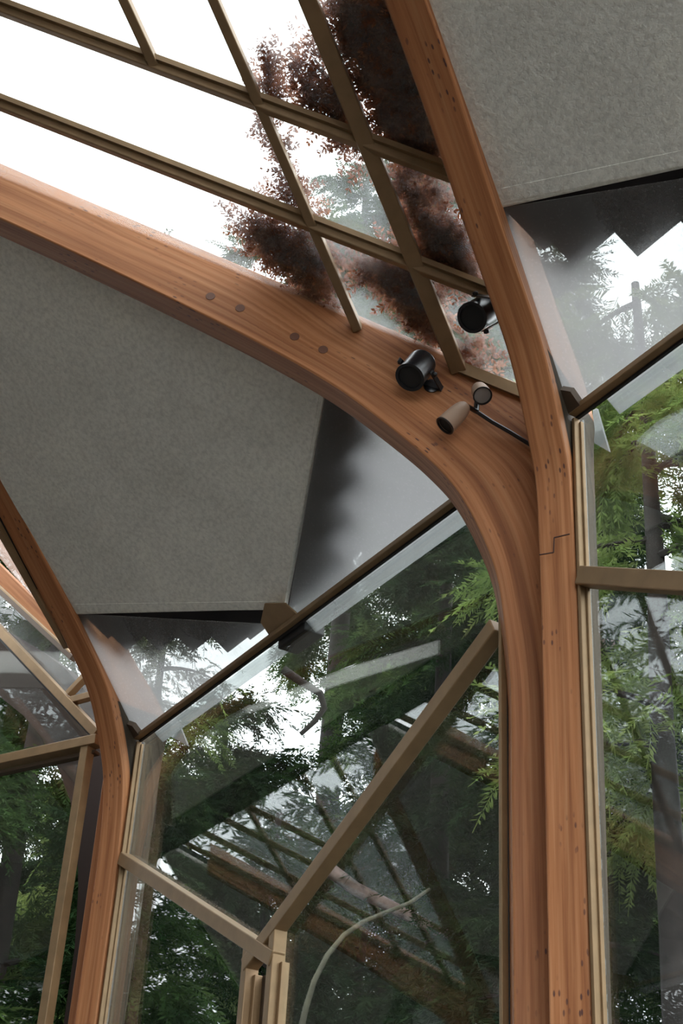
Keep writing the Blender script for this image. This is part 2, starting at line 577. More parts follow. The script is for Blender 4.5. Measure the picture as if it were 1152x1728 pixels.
# ------------------------------------------------------------------ ceiling panels, one between each two columns
def ceiling(x0, label):
    """x0: right-hand side of the column on the left of the bay"""
    off = .055
    root = empty('ceiling', (x0 + (L - W) / 2, -.8, roof_z(-.8)))
    tag(root, label, 'ceiling', kind='structure')
    mid = x0 + (L - W) / 2
    tl, tn = .46, S_ / C_
    yb = .46 * (L - W) / 2 / (1 + .46 * tn)          # where the lower edge meets a rib
    xl = x0 + yb * tn
    ya = RIDGE * .955
    xa = x0 + ya * tn + .004
    poly = [(mid, -.01), (2 * mid - xl + .02, -yb), (2 * mid - xa + .02, -ya), (xa - .02, -ya), (xl - .02, -yb)]
    MB().prism([rp(x, y, off) for x, y in poly], ROOF_N, .028).build('panel', STUCCO, root, bevel=.006)
    # flat raised rim along the two lower edges
    rim = MB()
    for sgn in (-1, 1):
        e0 = np.array([mid, -.012]); e1 = np.array([mid + sgn * (mid - xl - .012), -yb])
        d = unit(e1 - e0); nrm = np.array([-d[1], d[0]])
        if nrm[1] > 0: nrm = -nrm
        q = [e0, e1, e1 + nrm * .028, e0 + nrm * .028 + np.array([0, -.0])]
        rim.prism([rp(a[0], a[1], off - .0015) for a in q], ROOF_N, .004)
    rim.build('rim', STUCCO, root)
    # roof deck above with stepped shingle edge overhanging the glass
    sh = MB()
    step = (mid - xl) / 6
    for sgn in (-1, 1):
        for k in range(7):
            xk0, xk1 = k * step, (k + 1) * step
            y_out = min(.02, -.46 * xk0 + .135)
            y_in = -.46 * xk1 - .03
            if xk1 > mid - xl + .03: xk1 = mid - xl + .03
            q = [(mid + sgn * xk0, y_out), (mid + sgn * xk1, y_out), (mid + sgn * xk1, y_in), (mid + sgn * xk0, y_in)]
            sh.prism([rp(x, y, off + .036) for x, y in q], ROOF_N, .02)
    sh.build('shingle_edge', SHINGLE, root)
    deck = [(mid, -.03), (2 * mid - xl - .008, -yb - .02), (2 * mid - xa, -ya), (xa, -ya), (xl + .008, -yb - .02)]
    MB().prism([rp(x, y, off + .04) for x, y in deck], ROOF_N, .03).build('roof_deck', SHINGLE, root)
    return root, yb, xl, mid


ceil0, YB, XL, MID = ceiling(0.0, 'big grey stucco ceiling panel at left, its point ending over the wall')
ceil1, _, _, _ = ceiling(L, 'grey stucco ceiling panel at upper right, beyond the dark rib')


# ------------------------------------------------------------------ eave glass below each panel
def eave_glass(name, x0, label):
    mid = x0 + (L - W) / 2; xl = x0 + XL
    root = empty(name, (mid, 0, ZE))
    tag(root, label, 'window', kind='structure')
    kg = (roof_z(-YB, .06) - ZE - .008) / YB
    nrm = unit([0, kg, 1])
    def gp(x, y): return np.array([x, y, ZE + .008 - kg * y])
    for sgn in (-1, 1):
        xe = mid + sgn * (L - W) / 2
        xp = mid + sgn * (mid - xl)
        poly = [gp(mid, 0), gp(xe + sgn * .015, 0), gp(xp + sgn * .025, -YB), gp(mid + sgn * .03, -.015)]
        MB().prism(poly, nrm, .006).build('pane', G_EAVE, root)
        # strip of the pane that overhangs outside the wall
        MB().prism([gp(mid + sgn * .07, .055), gp(xe - sgn * .1, .055), gp(xe - sgn * .1, .012), gp(mid + sgn * .07, .012)], nrm, .006).build('overhang_pane', G_EAVE, root)
    hb = MB().bar((x0 + .004, -.006, ZE), (x0 + L - W - .004, -.006, ZE), UP, .016, WALL_N, .02)
    hb.build('head_bar', BRONZE, root, bevel=.002)
    MB().bar((x0 + .004, .008, ZE - .004), (x0 + L - W - .004, .008, ZE - .004), UP, .018, WALL_N, .008).build('gap_strip', BLACK_GAP, root)
    # bracket carrying the point of the panel
    b = MB().prism([gp(mid - .085, -.006), gp(mid + .085, -.006), gp(mid + .075, -.045), gp(mid, -.075), gp(mid - .075, -.045)], -nrm, .005)
    b.build('bracket', BRONZE, root)
    MB().bar((mid - .07, .05, ZE - .01), (mid + .09, .05, ZE - .01), UP, .05, WALL_N, .07).build('outer_block', BLACK_GAP, root, bevel=.004)  # black block outside the wall, below the panel's point
    # small metal corner block beside the column
    MB().prism([gp(x0 + .004, -.004), gp(x0 + .045, -.004), gp(x0 + .05, -.035), gp(x0 + .03, -.05)], -nrm, .02).build('corner_block', BRONZE_DARK, root)
    # pointed glass end outside, beside the column
    spots = ((288, 1206), (295, 1204), (317, 1259), (288, 1243)) if x0 == 0 else ((1000, 692), (1006, 689), (1027, 762), (999, 746))
    tip = [at(px, py, (0, .17, 0), WALL_N) for px, py in spots]
    MB().prism(tip, (0, 1, 0), .006).build('pane_tip', G_EAVE, root)
    return root


eave_glass('window_1', 0.0, 'triangular frosty eave panes under the left ceiling panel')
eave_glass('window_2', L, 'triangular hazy eave pane at right beside the forked column')


# ------------------------------------------------------------------ wall glazing between columns
def wall_bay(name, x0, label):
    root = empty(name, (x0 + (L - W) / 2, 0, 0))
    tag(root, label, 'window', kind='structure')
    x1 = x0 + L - W; mid = (x0 + x1) / 2
    zM, zJ = 3.232, 2.705
    wd, dp = .042, .04
    y = .005
    def P(x, z, yy=y): return np.array([x, yy, z])
    # jambs: a flat strip and a stepped inner strip
    for sg, xe in ((1, x0 - .001), (-1, x1 + .026)):
        MB().bar(P(xe + sg * .005, .05), P(xe + sg * .005, ZE - .012), AX, .010, WALL_N, .018).build('jamb', BRONZE, root, bevel=.002)
        MB().bar(P(xe + sg * .0125, .05, .016), P(xe + sg * .0125, ZE - .02, .016), AX, .006, WALL_N, .010).build('glazing_bead', BRONZE, root, bevel=.002)
    for xg, wg in ((x0 - .012, .030), (x1 + .016, .016)):  # black strips added to fill the dark gap where light leaked in
        yg = .014 if xg < x1 else .034
        MB().bar(P(xg, .05, yg), P(xg, ZE - .01, yg), AX, wg, WALL_N, .022).build('gap_strip', BLACK_GAP, root)
    MB().bar(P(x0, .05), P(x1, .05), UP, .08, WALL_N, .06).build('sill', BRONZE, root, bevel=.002)
    # Y muntin: each arm runs on past the joint to the far mullion
    s = (zM - zJ) / (mid - x0)
    ext = .095
    MB().bar(P(x0 + .012, zM - .012 * s), P(mid + ext, zJ - s * ext), UP, wd, WALL_N, dp).build('muntin', BRONZE, root, bevel=.003)
    MB().bar(P(x1 + .004, zM + .004 * s, y + .0015), P(mid - .066, zJ - s * .066, y + .0015), UP, wd, WALL_N, dp).build('muntin', BRONZE, root, bevel=.003)
    m1, m2 = mid - .058, mid + .086
    for mx, zt in ((m1, zJ + s * .06), (m2, zJ + s * .07)):
        MB().bar(P(mx, .05, y + .003), P(mx, zt, y + .003), AX, .030, WALL_N, dp).build('mullion', BRONZE, root, bevel=.003)
        MB().bar(P(mx + .022, .05, .022), P(mx + .022, zt - .09, .022), AX, .014, WALL_N, .024).build('glazing_bead', BRONZE, root, bevel=.002)
    MB().bar(P(mid + .012, .05, .05), P(mid + .012, zJ - .06, .05), AX, .09, WALL_N, .03).build('mullion_back', BRONZE_DARK, root)
    # panes
    g = .020
    upper = [P(x0 + .01, zM, g), P(mid, zJ, g), P(x1 - .005, zM, g), P(x1 - .005, ZE - .01, g), P(x0 + .01, ZE - .01, g)]
    left = [P(x0 + .01, .06, g), P(mid - .08, .06, g), P(mid - .08, zJ + s * .08, g), P(x0 + .01, zM, g)]
    right = [P(mid + .1, .06, g), P(x1 - .005, .06, g), P(x1 - .005, zM, g), P(mid + .1, zJ + s * .1, g)]
    for q in (upper, left, right):
        MB().prism(q, WALL_N, .006).build('pane', G_WALL, root)
    return root


wall_bay('window_3', 0.0, 'tall wall window with Y-shaped bronze muntins between the two columns')
wall_bay('window_4', L, 'tall wall window with bronze muntin at right edge, right of the forked column')


# ------------------------------------------------------------------ skylight of diamond panes between two ribs
SKY_OFF = .180                  # the skylight lies a little flatter than the panels
KS = .54
SKY_N = unit([0, KS, 1.0])
M_inv = np.linalg.inv(np.array([A_DIR[:2], B_DIR[:2]]).T)


def ab_point(xa, al, be, off):
    p = np.array([xa, 0]) + A_DIR[:2] * al + B_DIR[:2] * be
    return np.array([p[0], p[1], ZE + off - KS * p[1]])


A_LINES = [.229, .524, 1.12]             # offsets of the muntins parallel to rib A
B_LINES = [.198, .459, .724, 1.25]       # and of those parallel to rib B
B_FROM = [-.045, -.045, .524, .524]      # the last ones start at the second cross muntin


def skylight(name, x_right, label):
    xa = x_right - W / 2
    root = empty(name, (xa, -.8, roof_z(-.8, SKY_OFF)))
    tag(root, label, 'window', kind='structure')
    lim = RIDGE / C_ * .97
    e0 = -.045
    # muntins parallel to rib A, each with a lighter bead beside the main bar
    for be in A_LINES:
        p, q = ab_point(xa, e0, be, SKY_OFF), ab_point(xa, lim - be, be, SKY_OFF)
        MB().bar(p, q, B_DIR, .024, SKY_N, .036).build('muntin', BRONZE, root, bevel=.003)
        o = SKY_N * .010
        MB().bar(p + B_DIR * .021 + o, q + B_DIR * .021 + o, B_DIR, .016, SKY_N, .014).build('glazing_bead', BRONZE, root)
    for al, b0 in zip(B_LINES, B_FROM):
        p, q = ab_point(xa, al, b0, SKY_OFF - .001), ab_point(xa, al, lim - al, SKY_OFF - .001)
        w = .040 if al == B_LINES[0] else .024
        MB().bar(p, q, A_DIR, w, SKY_N, .034).build('muntin', BRONZE, root, bevel=.003)
    # edge frames along the ribs
    p, q = ab_point(xa, -.03, e0 + .008, SKY_OFF), ab_point(xa, B_LINES[0], e0 + .008, SKY_OFF)
    MB().bar(p, q, B_DIR, .016, SKY_N, .03).build('edge_frame', BRONZE, root)
    p, q = ab_point(xa, e0 + .008, -.03, SKY_OFF), ab_point(xa, e0 + .008, lim - e0, SKY_OFF)
    MB().bar(p, q, A_DIR, .016, SKY_N, .03).build('edge_frame', BRONZE, root)
    # diamond panes resting on the muntins
    be_ = [e0] + A_LINES + [lim - e0]
    for j in range(len(be_) - 1):
        b0, b1 = be_[j], be_[j + 1]
        cols = [e0] + [a for a, f in zip(B_LINES, B_FROM) if f < b0 + .01] + [lim - e0]
        for i in range(len(cols) - 1):
            a0, a1 = cols[i], cols[i + 1]
            if a0 + b0 > lim - .12: continue
            poly = []
            for a_, b_ in ((a0, b0), (min(a1, lim - b0), b0), (a1, max(b0, lim - a1)), (a1, b1), (max(a0, lim - b1), b1), (a0, min(b1, lim - a0))):
                if a_ + b_ <= lim + 1e-6 and a0 - 1e-6 <= a_ <= a1 + 1e-6 and b0 - 1e-6 <= b_ <= b1 + 1e-6: poly.append((a_, b_))
            pp = []
            for t in poly:
                if all(abs(t[0] - u[0]) + abs(t[1] - u[1]) > .004 for u in pp): pp.append(t)
            cx = sum(t[0] for t in pp) / len(pp); cy = sum(t[1] for t in pp) / len(pp)
            pp = [(cx + (t[0] - cx) * .996, cy + (t[1] - cy) * .996) for t in pp]
            MB().prism([ab_point(xa, t[0], t[1], SKY_OFF + .022) for t in pp], SKY_N, .005).build('pane', G_SKY, root)
    return root


sky1 = skylight('window_5', L, 'roof skylight of bronze-framed diamond panes at top left, strewn with needle litter')

# ------------------------------------------------------------------ end glazing left of the far column
E_DIR = np.array([math.cos(math.radians(-153)), math.sin(math.radians(-153)), 0])
E_N = np.array([E_DIR[1], -E_DIR[0], 0])
E_P = np.array([-.099, -.109, 0])
if E_N[1] < 0: E_N = -E_N          # towards outside


def ep(px, py, o=0.0):
    return at(px, py, E_P + E_N * o, E_N)


def end_glazing():
    root = empty('window_6', tuple(E_P + E_DIR * .3))
    tag(root, 'end glazing at left edge, left of the farther column, with raking bronze bars', 'window', kind='structure')
    def seg(name, a, b, w, d, mat, o=0.0):
        p, q = ep(*a, o), ep(*b, o)
        return MB().bar(p, q, np.cross(E_N, unit(q - p)), w, E_N, d).build(name, mat, root, bevel=.002)
    seg('transom', (-60, 1299), (168, 1250), .036, .05, BRONZE)
    seg('transom_bead', (-60, 1318), (164, 1270), .014, .03, BRONZE_DARK, .02)
    p = ep(148, 1262); q = p.copy(); q[2] = .05
    MB().bar(q, p, E_DIR, .034, E_N, .04).build('jamb', BRONZE, root, bevel=.002)
    MB().bar(q + E_DIR * .022 + E_N * .015, p + E_DIR * .022 + E_N * .015, E_DIR, .01, E_N, .02).build('glazing_bead', BRONZE, root)
    seg('rake_bar', (-60, 1000), (166, 1240), .034, .04, BRONZE)
    seg('rake_gasket', (-60, 1013), (160, 1246), .010, .03, BLACK_GAP, .03)
    seg('muntin', (118, 1184), (156, 1174), .026, .03, BRONZE)
    seg('muntin', (116, 1172), (146, 1140), .022, .03, BRONZE)
    seg('upper_rake_bar', (-60, 942), (124, 1112), .02, .03, BRONZE_DARK)
    seg('upper_rake_bead', (-60, 934), (122, 1104), .008, .03, BRONZE)
    b = seg('raking_beam', (-60, 908), (124, 1092), .058, .05, WOOD, .07)
    q0 = E_P + E_DIR * 3.2; q1 = q0.copy()
    g = .028
    MB().prism([ep(-60, 1299, g), ep(160, 1252, g), ep(166, 1240, g), ep(-60, 1000, g)], E_N, .006).build('pane', G_WALL, root)
    MB().prism([ep(-60, 1000, g), ep(166, 1240, g), ep(150, 1135, g), ep(124, 1112, g), ep(-60, 942, g)], E_N, .006).build('pane', G_SKY, root)
    a0 = ep(150, 1262, g); a1 = ep(-60, 1309, g)
    MB().prism([a0, a1, np.array([a1[0], a1[1], .06]), np.array([a0[0], a0[1], .06])], E_N, .006).build('pane', G_WALL, root)
    # skylight bar and pane along the far column's rib
    PBL = np.array([0, -.01, 0]) - T * B_N - B_N * .018
    r0, r1 = at(114, 1090, PBL, B_N), at(-70, 770, PBL, B_N)
    MB().bar(r0, r1, B_N, .02, UP, .03).build('edge_frame', BRONZE, root)
    r2, r3 = at(60, 1003, PBL, B_N) + UP * .03, at(-70, 760, PBL, B_N) + UP * .03
    MB().bar(r2, r3, B_N, .03, UP, .04).build('edge_gasket', BLACK_GAP, root)
    z = .02
    MB().prism([r0 + UP * z, r1 + UP * z, ep(-60, 870, .12), ep(118, 1084, .12)], (0, 0, 1), .006).build('pane', G_SKY, root)
    return root


end_glazing()

# dark curved rib standing outside the end glazing
o_ = .42
low = [(-80, 1128), (-30, 1156), (0, 1176), (40, 1208), (72, 1248), (98, 1296), (118, 1350), (130, 1410), (132, 1500), (126, 1600)]
lowp = [ep(x, y, o_) for x, y in low]
upp = [p + unit(np.array([E_DIR[0] * -.72, E_DIR[1] * -.72, .7])) * .26 for p in lowp]
mb = MB()
for k in range(len(low) - 1):
    mb.prism([lowp[k], lowp[k + 1], upp[k + 1], upp[k]], E_N, .1)
foot0, foot1 = lowp[-1].copy(), upp[-1].copy(); foot0[2] = -.1; foot1[2] = -.1
mb.prism([lowp[-1], foot0, foot1, upp[-1]], E_N, .1)
tag(mb.build('outdoor_rib', WOOD_DARK), 'dark arching timber rib outside the end glazing at left edge', 'rib')

# ------------------------------------------------------------------ rest of the nave: far side (mirrored in the wall glass) and next bay
def turned(o, cx, dx, label, name=None):
    c = copy_tree(o)
    l = Vector(o.location)
    c.location = (2 * cx - l.x + dx, -2 * RIDGE - l.y, l.z)
    c.rotation_euler = (0, 0, math.pi)
    c['label'] = label
    if name: c.name = name
    return c


eave0 = [o for o in bpy.data.objects if o.name == 'window_1'][0]
for k in range(3):
    dx = -L * k
    turned(eave0, L - W / 2 - L / 2, dx, 'triangular frosty eave panes across the nave, ' + ('facing the left eave', 'one bay left', 'two bays left')[k], 'window_%d' % (10 + k))
    w_ = ('opposite the forked column', 'opposite the far column', 'at the far end of the opposite wall')[k]
    turned(col1, L - W / 2, dx, 'timber column across the nave, ' + w_)
    turned(sky1, L - W / 2, dx, 'diamond-pane skylight across the nave, ' + w_, 'window_%d' % (7 + k))
    turned(ceil0, L - W / 2 - L / 2, dx + 0, 'stucco ceiling panel across the nave, ' + ('facing the left ceiling panel', 'one bay left', 'two bays left')[k])


# ------------------------------------------------------------------ spotlights on the ribs
PA1 = np.array([L - W, -.01, 0]) + T * A_N
PB1 = np.array([L, -.01, 0]) - T * B_N


def can_spot(centre, axis, rad, ln, mount, mount_n, label):
    """short black can; centre of its front; yoke reaching to the mount point on a rib"""
    ax = unit(axis)
    root = empty('spotlight', tuple(mount))
    tag(root, label, 'spotlight', 'black can spotlights on the forked column')
    o = centre - ax * ln
    pr = [(rad * .90, 0), (rad * .97, .003), (rad, .008), (rad, ln - .008), (rad * 1.04, ln - .007), (rad * 1.04, ln), (rad * .84, ln), (rad * .82, ln - .007)]
    body = MB().lathe(pr, 40, o, ax).build('housing', METAL_BLACK, root, True)
    MB().lathe([(rad * .82, ln - .0068), (rad * .82, ln - .005), (rad * .3, ln - .003)], 32, o, ax).build('grille', LENS_BLACK, root, True)
    # U-shaped yoke: two arms beside the can and a foot plate on the rib
    side = unit(np.cross(ax, mount_n))
    pv = o + ax * ln * .42
    mid_ = mount + mount_n * .006
    y = MB()
    for sg in (-1, 1):
        a = pv + side * sg * (rad + .006)
        b = mid_ + side * sg * (rad * .75)
        y.bar(a + unit(a - b) * .012, b, side, .003, np.cross(side, unit(a - b)), .014)
    y.bar(mid_ - side * rad * .8, mid_ + side * rad * .8, mount_n, .004, np.cross(side, mount_n), .016)
    y.build('yoke', METAL_BLACK, root)
    for sg in (-1, 1):
        a = pv + side * sg * (rad + .008)
        MB().lathe([(.007, 0), (.007, .006), (.004, .008)], 14, a, side * sg).build('knob', METAL_BLACK, root, True)
    MB().lathe([(.02, 0), (.02, .004), (.012, .007)], 20, mount, mount_n).build('mounting_foot', METAL_BLACK, root, True)
    return root


def screen_vec(r, u, f):
    return CR * r + CU * u + CF * f


c1 = at(691, 637, PA1 + A_N * .075, A_N)
m1_ = at(728, 652, PA1, A_N)
can_spot(c1, screen_vec(-.40, -.50, -.76), .0365, .090, m1_, A_N, 'black can spotlight on the lit side of the left rib, pointing down')
c2 = at(796, 536, PB1 - B_N * .085, B_N)
m2_ = at(846, 520, PB1, B_N)
can_spot(c2, screen_vec(-.47, -.33, -.80), .0365, .090, m2_, -B_N, 'black can spotlight tucked behind the right rib, in front of the skylight')

# two-headed tan fixture on a thin black arm
dl = empty('double_spotlight', tuple(at(890, 746, PA1, A_N)))
tag(dl, 'tan two-headed bullet spotlight on thin black arm, right of the black can', 'spotlight')
BUL = [(.006, -.002), (.013, 0), (.018, .006), (.0215, .016), (.024, .032), (.0255, .055), (.026, .072), (.0235, .072), (.0225, .0655)]
def bullet(front, axis, ln, sc, lens):
    ax = unit(axis)
    o = front - ax * ln
    h = MB().lathe([(r * sc, z / .072 * ln) for r, z in BUL], 36, o, ax).build('lamp_head', TAUPE, dl, True)
    MB().lathe([(.0228 * sc, ln * .90), (.0228 * sc, ln * .93), (.012 * sc, ln * .95), (.001, ln * .955)], 30, o, ax).build('lens', lens, h, True)
    MB().lathe([(.0262 * sc, ln * .96), (.0266 * sc, ln * 1.004), (.0228 * sc, ln * 1.004), (.0222 * sc, ln * .95)], 36, o, ax, caps=False).build('rim', METAL_BLACK, h, True)
    return o
f1 = at(814, 668, PA1 + A_N * .075, A_N)
o1 = bullet(f1, screen_vec(.10, -.42, -.90), .060, .90, LENS_GREY)
f2 = at(750, 719, PA1 + A_N * .062, A_N)
o2 = bullet(f2, screen_vec(-.68, -.66, -.42), .082, .98, LENS_BLACK)
jn = at(803, 694, PA1 + A_N * .035, A_N)
arm = MB().tube([jn, at(830, 712, PA1 + A_N * .022, A_N), at(860, 729, PA1 + A_N * .014, A_N), at(897, 752, PA1 + A_N * .008, A_N)], .0055, 10)
arm.build('arm', METAL_BLACK, dl, True)
sw = MB().tube([o1 + CU * -.012, jn, o2 - CU * .0], [.006, .008, .006], 10)
sw.build('swivel', METAL_BLACK, dl, True)


# ------------------------------------------------------------------ needle sprigs (litter on the glass, foliage outside)
def sprig(n, nl, nw, droop, r, flat=.15):
    """one feathery twig of length 1 along +x, as diamond-shaped needles"""
    V = []
    for k in range(n):
        t = .06 + .94 * (k + r.uniform(0, .6)) / n
        for sg in (-1, 1):
            b = np.array([t, 0, -droop * t * t])
            a = r.uniform(.5, 1.1)
            ln = nl * r.uniform(.7, 1.15) * (1 - .55 * t)
            d = np.array([math.cos(a), sg * math.sin(a), r.normal(0, flat) - droop * .6])
            d /= np.linalg.norm(d)
            w = np.cross(d, np.array([0, 0, 1.0])) ; w /= np.linalg.norm(w)
            w = w * math.cos(.5) + np.array([0, 0, math.sin(.5) * r.choice([-1, 1])])
            V += [b, b + d * ln * .5 + w * nw, b + d * ln, b + d * ln * .5 - w * nw]
    # the stalk as two thin blades
    for t in np.linspace(0, .9, 4):
        p, q = np.array([t, 0, -droop * t * t]), np.array([t + .25, 0, -droop * (t + .25) ** 2])
        V += [p + [0, .006, 0], p - [0, .006, 0], q - [0, .006, 0], q + [0, .006, 0]]
    return np.array(V)


def quads(name, V, mat, parent=None):
    n = len(V) // 4
    if parent is None:
        org = np.array([V[:, 0].mean(), V[:, 1].mean(), V[:, 2].min()])
    else:
        org = ORG[parent.name]
    me = bpy.data.meshes.new(name)
    me.vertices.add(4 * n)
    me.vertices.foreach_set('co', (V - org).astype(np.float32).ravel())
    me.loops.add(4 * n)
    me.loops.foreach_set('vertex_index', np.arange(4 * n, dtype=np.int32))
    me.polygons.add(n)
    me.polygons.foreach_set('loop_start', np.arange(0, 4 * n, 4, dtype=np.int32))
    me.update(calc_edges=True)
    me.validate()
    me.materials.append(mat)
    o = bpy.data.objects.new(name, me)
    COL.objects.link(o)
    if parent is None: o.location = org
    else: o.parent = parent
    ORG[o.name] = org
    return o


def place(variants, P, D, Upv, S):
    """many sprigs: positions P, directions D, up vectors, scales"""
    out = []
    n = len(P)
    idx = RNG.integers(0, len(variants), n)
    X = D / np.linalg.norm(D, axis=1, keepdims=True)
    Y = np.cross(Upv, X); Y /= np.linalg.norm(Y, axis=1, keepdims=True) + 1e-9
    Z = np.cross(X, Y)
    for k in range(len(variants)):
        m = np.where(idx == k)[0]
        if not len(m): continue
        R = np.stack([X[m], Y[m], Z[m]], axis=1)              # rows
        W_ = np.einsum('vi,nij->nvj', variants[k], R) * S[m][:, None, None] + P[m][:, None, :]
        out.append(W_.reshape(-1, 3))
    return np.concatenate(out)


LV = [sprig(6, .34, .045, .05, RNG, .35) for _ in range(8)]
SP0 = np.array([0, 0, ZE + SKY_OFF + .03])


def inpoly(x, y, poly):
    c = False
    n = len(poly)
    for i in range(n):
        x1, y1 = poly[i]; x2, y2 = poly[(i + 1) % n]
        if (y1 > y) != (y2 > y) and x < (x2 - x1) * (y - y1) / (y2 - y1) + x1: c = not c
    return c


def litter(spots, label):
    """spots: outline of a drift on the glass (traced on the skylight plane) and number of sprigs"""
    P = []
    for poly, n in spots:
        n = int(n * 1.35)
        w3 = [at(x, y, SP0, SKY_N) for x, y in poly]
        p2 = [(p[0], p[1]) for p in w3]
        xs = [p[0] for p in p2]; ys = [p[1] for p in p2]
        k = 0
        while k < n:
            x, y = RNG.uniform(min(xs), max(xs)), RNG.uniform(min(ys), max(ys))
            if inpoly(x, y, p2):
                P.append((x, y, ZE + SKY_OFF + .034 - KS * y + RNG.uniform(0, .022))); k += 1
    P = np.array(P); n = len(P)
    th = RNG.uniform(0, 2 * math.pi, n)
    e1 = unit([1, 0, 0]); e2 = np.cross(SKY_N, e1)
    D = np.cos(th)[:, None] * e1 + np.sin(th)[:, None] * e2 + SKY_N * RNG.normal(0, .12, n)[:, None]
    U_ = np.tile(SKY_N, (n, 1)) + RNG.normal(0, .3, (n, 3))
    V = place(LV, P, D, U_, RNG.uniform(.03, .085, n))
    o = quads('needle_litter', V, LITTER)
    return tag(o, label, 'dry needles', 'drifts of dry needles on the skylight', 'stuff')


litter([([(440, 112), (470, 98), (500, 70), (545, 62), (572, 110), (604, 232), (520, 200), (458, 180), (440, 150)], 150),
        ([(520, 150), (570, 130), (606, 238), (530, 205)], 150), ([(432, 70), (446, 110), (470, 180), (450, 165)], 40)],
       'brown needle litter in the white top middle pane of the skylight')
litter([([(555, 0), (672, 0), (712, 130), (748, 232), (742, 250), (660, 246), (612, 140)], 1500), ([(655, 240), (735, 235), (752, 290), (700, 275)], 90)],
       'thick dark needle litter filling the pane beside the right rib, highest up')
litter([([(668, 280), (695, 300), (722, 360), (735, 420), (745, 460), (705, 400)], 160), ([(715, 385), (770, 400), (812, 488), (745, 462)], 260), ([(690, 285), (745, 320), (780, 400), (740, 390)], 50)],
       'reddish needle litter heaped in the pane just above the black can by the right rib')
litter([([(430, 190), (446, 192), (520, 372), (498, 340), (470, 270)], 55), ([(460, 335), (500, 300), (523, 378), (480, 362)], 70), ([(405, 330), (440, 330), (450, 350), (415, 340)], 6)],
       'thin line of needle litter along the right edge of the long white pane')
litter([([(402, 374), (470, 385), (535, 415), (573, 520), (535, 505), (480, 462), (440, 430)], 420), ([(385, 365), (410, 372), (560, 525), (480, 480), (410, 420)], 60)],
       'dark needle drift in the lowest left pane above the lit rib')
litter([([(632, 450), (712, 468), (748, 585), (700, 535), (662, 500)], 380), ([(560, 432), (640, 450), (752, 600), (690, 560), (640, 500), (570, 460)], 90)],
       'dark needle drift in the lowest pane above the left black can')
litter([([(565, 232), (610, 246), (618, 290), (600, 268)], 36), ([(632, 412), (672, 400), (690, 440), (650, 425)], 22), ([(525, 360), (540, 378), (530, 380)], 8)],
       'few loose needles at the corners of the clear middle diamond pane')
litter([([(782, 560), (800, 580), (800, 625), (790, 618)], 30), ([(790, 585), (850, 600), (860, 640), (800, 625)], 14)],
       'small tuft of tan needles in the bottom pane below the right black can')

# ------------------------------------------------------------------ conifers outside
conifers = []
FV = [sprig(17, .26, .019, .22, RNG, .2) for _ in range(8)]


def conifer(az, dist, z0, z1, rad, dens, leaf, bark, label, lean=0.0, limbs=(), cat='tree', scale=.30, trunk_r=.12):
    global RNG
    RNG = np.random.default_rng(int(az * 100 + dist * 10))
    a = math.radians(az)
    base = np.array([CAM_LOC[0] - math.cos(a) * dist, CAM_LOC[1] + math.sin(a) * dist, -.16])
    root = empty('conifer', tuple(base))
    tag(root, label, cat, 'conifers outside the glass')
    H = z1 - base[2]
    tr = [base + np.array([lean * t * t * H, 0, H * t]) + np.array([RNG.normal(0, .02), RNG.normal(0, .02), 0]) for t in np.linspace(0, 1, 9)]
    MB().tube(tr, [trunk_r * (1 - .8 * t) for t in np.linspace(0, 1, 9)], 10).build('trunk', bark, root, True, angle=80)
    P, D, S = [], [], []
    nb = 0
    z = z0
    while z < z1:
        t = (z - z0) / (z1 - z0)
        r = rad * (1.0 - .45 * t) * RNG.uniform(.65, 1.2)
        th = RNG.uniform(0, 2 * math.pi)
        o = base + np.array([lean * ((z - base[2]) / H) ** 2 * H, 0, 0]); o[2] = z
        d = np.array([math.cos(th), math.sin(th), 0])
        pts = [o + d * r * q + UP * (.12 * r * q - .35 * r * q * q) for q in np.linspace(0, 1, 6)]
        if nb < 24 and RNG.uniform() < .5:
            MB().tube(pts, [.022 * (1 - .75 * q) for q in np.linspace(0, 1, 6)], 5).build('branch', bark, root)
            nb += 1
        m = max(6, int(62 * r * dens))
        for _ in range(m):
            q = RNG.uniform(.15, 1.05)
            p = o + d * r * q + UP * (.12 * r * q - .35 * r * q * q) + RNG.normal(0, .05, 3)
            dd = d * RNG.uniform(.1, .9) + np.cross(UP, d) * RNG.normal(0, .7) + UP * RNG.uniform(-.75, .15)
            P.append(p); D.append(dd); S.append(RNG.uniform(.7, 1.25) * scale)
        z += .085 * RNG.uniform(.6, 1.4)
    P = np.array(P); D = np.array(D); S = np.array(S)
    U_ = np.tile(UP, (len(P), 1)) + RNG.normal(0, .35, (len(P), 3))
    f = quads('foliage', place(FV, P, D, U_, S), leaf, root)
    f['kind'] = 'stuff'
    for pts, rr, mt in limbs:
        MB().tube([far(x, y, dd) for x, y, dd in pts], [rr * (1 - .5 * i / (len(pts) - 1)) for i in range(len(pts))], 8).build('limb', mt, root, True, angle=80)
    return root



def conifer_(*a, **k):
    conifers.append(conifer(*a, **k))


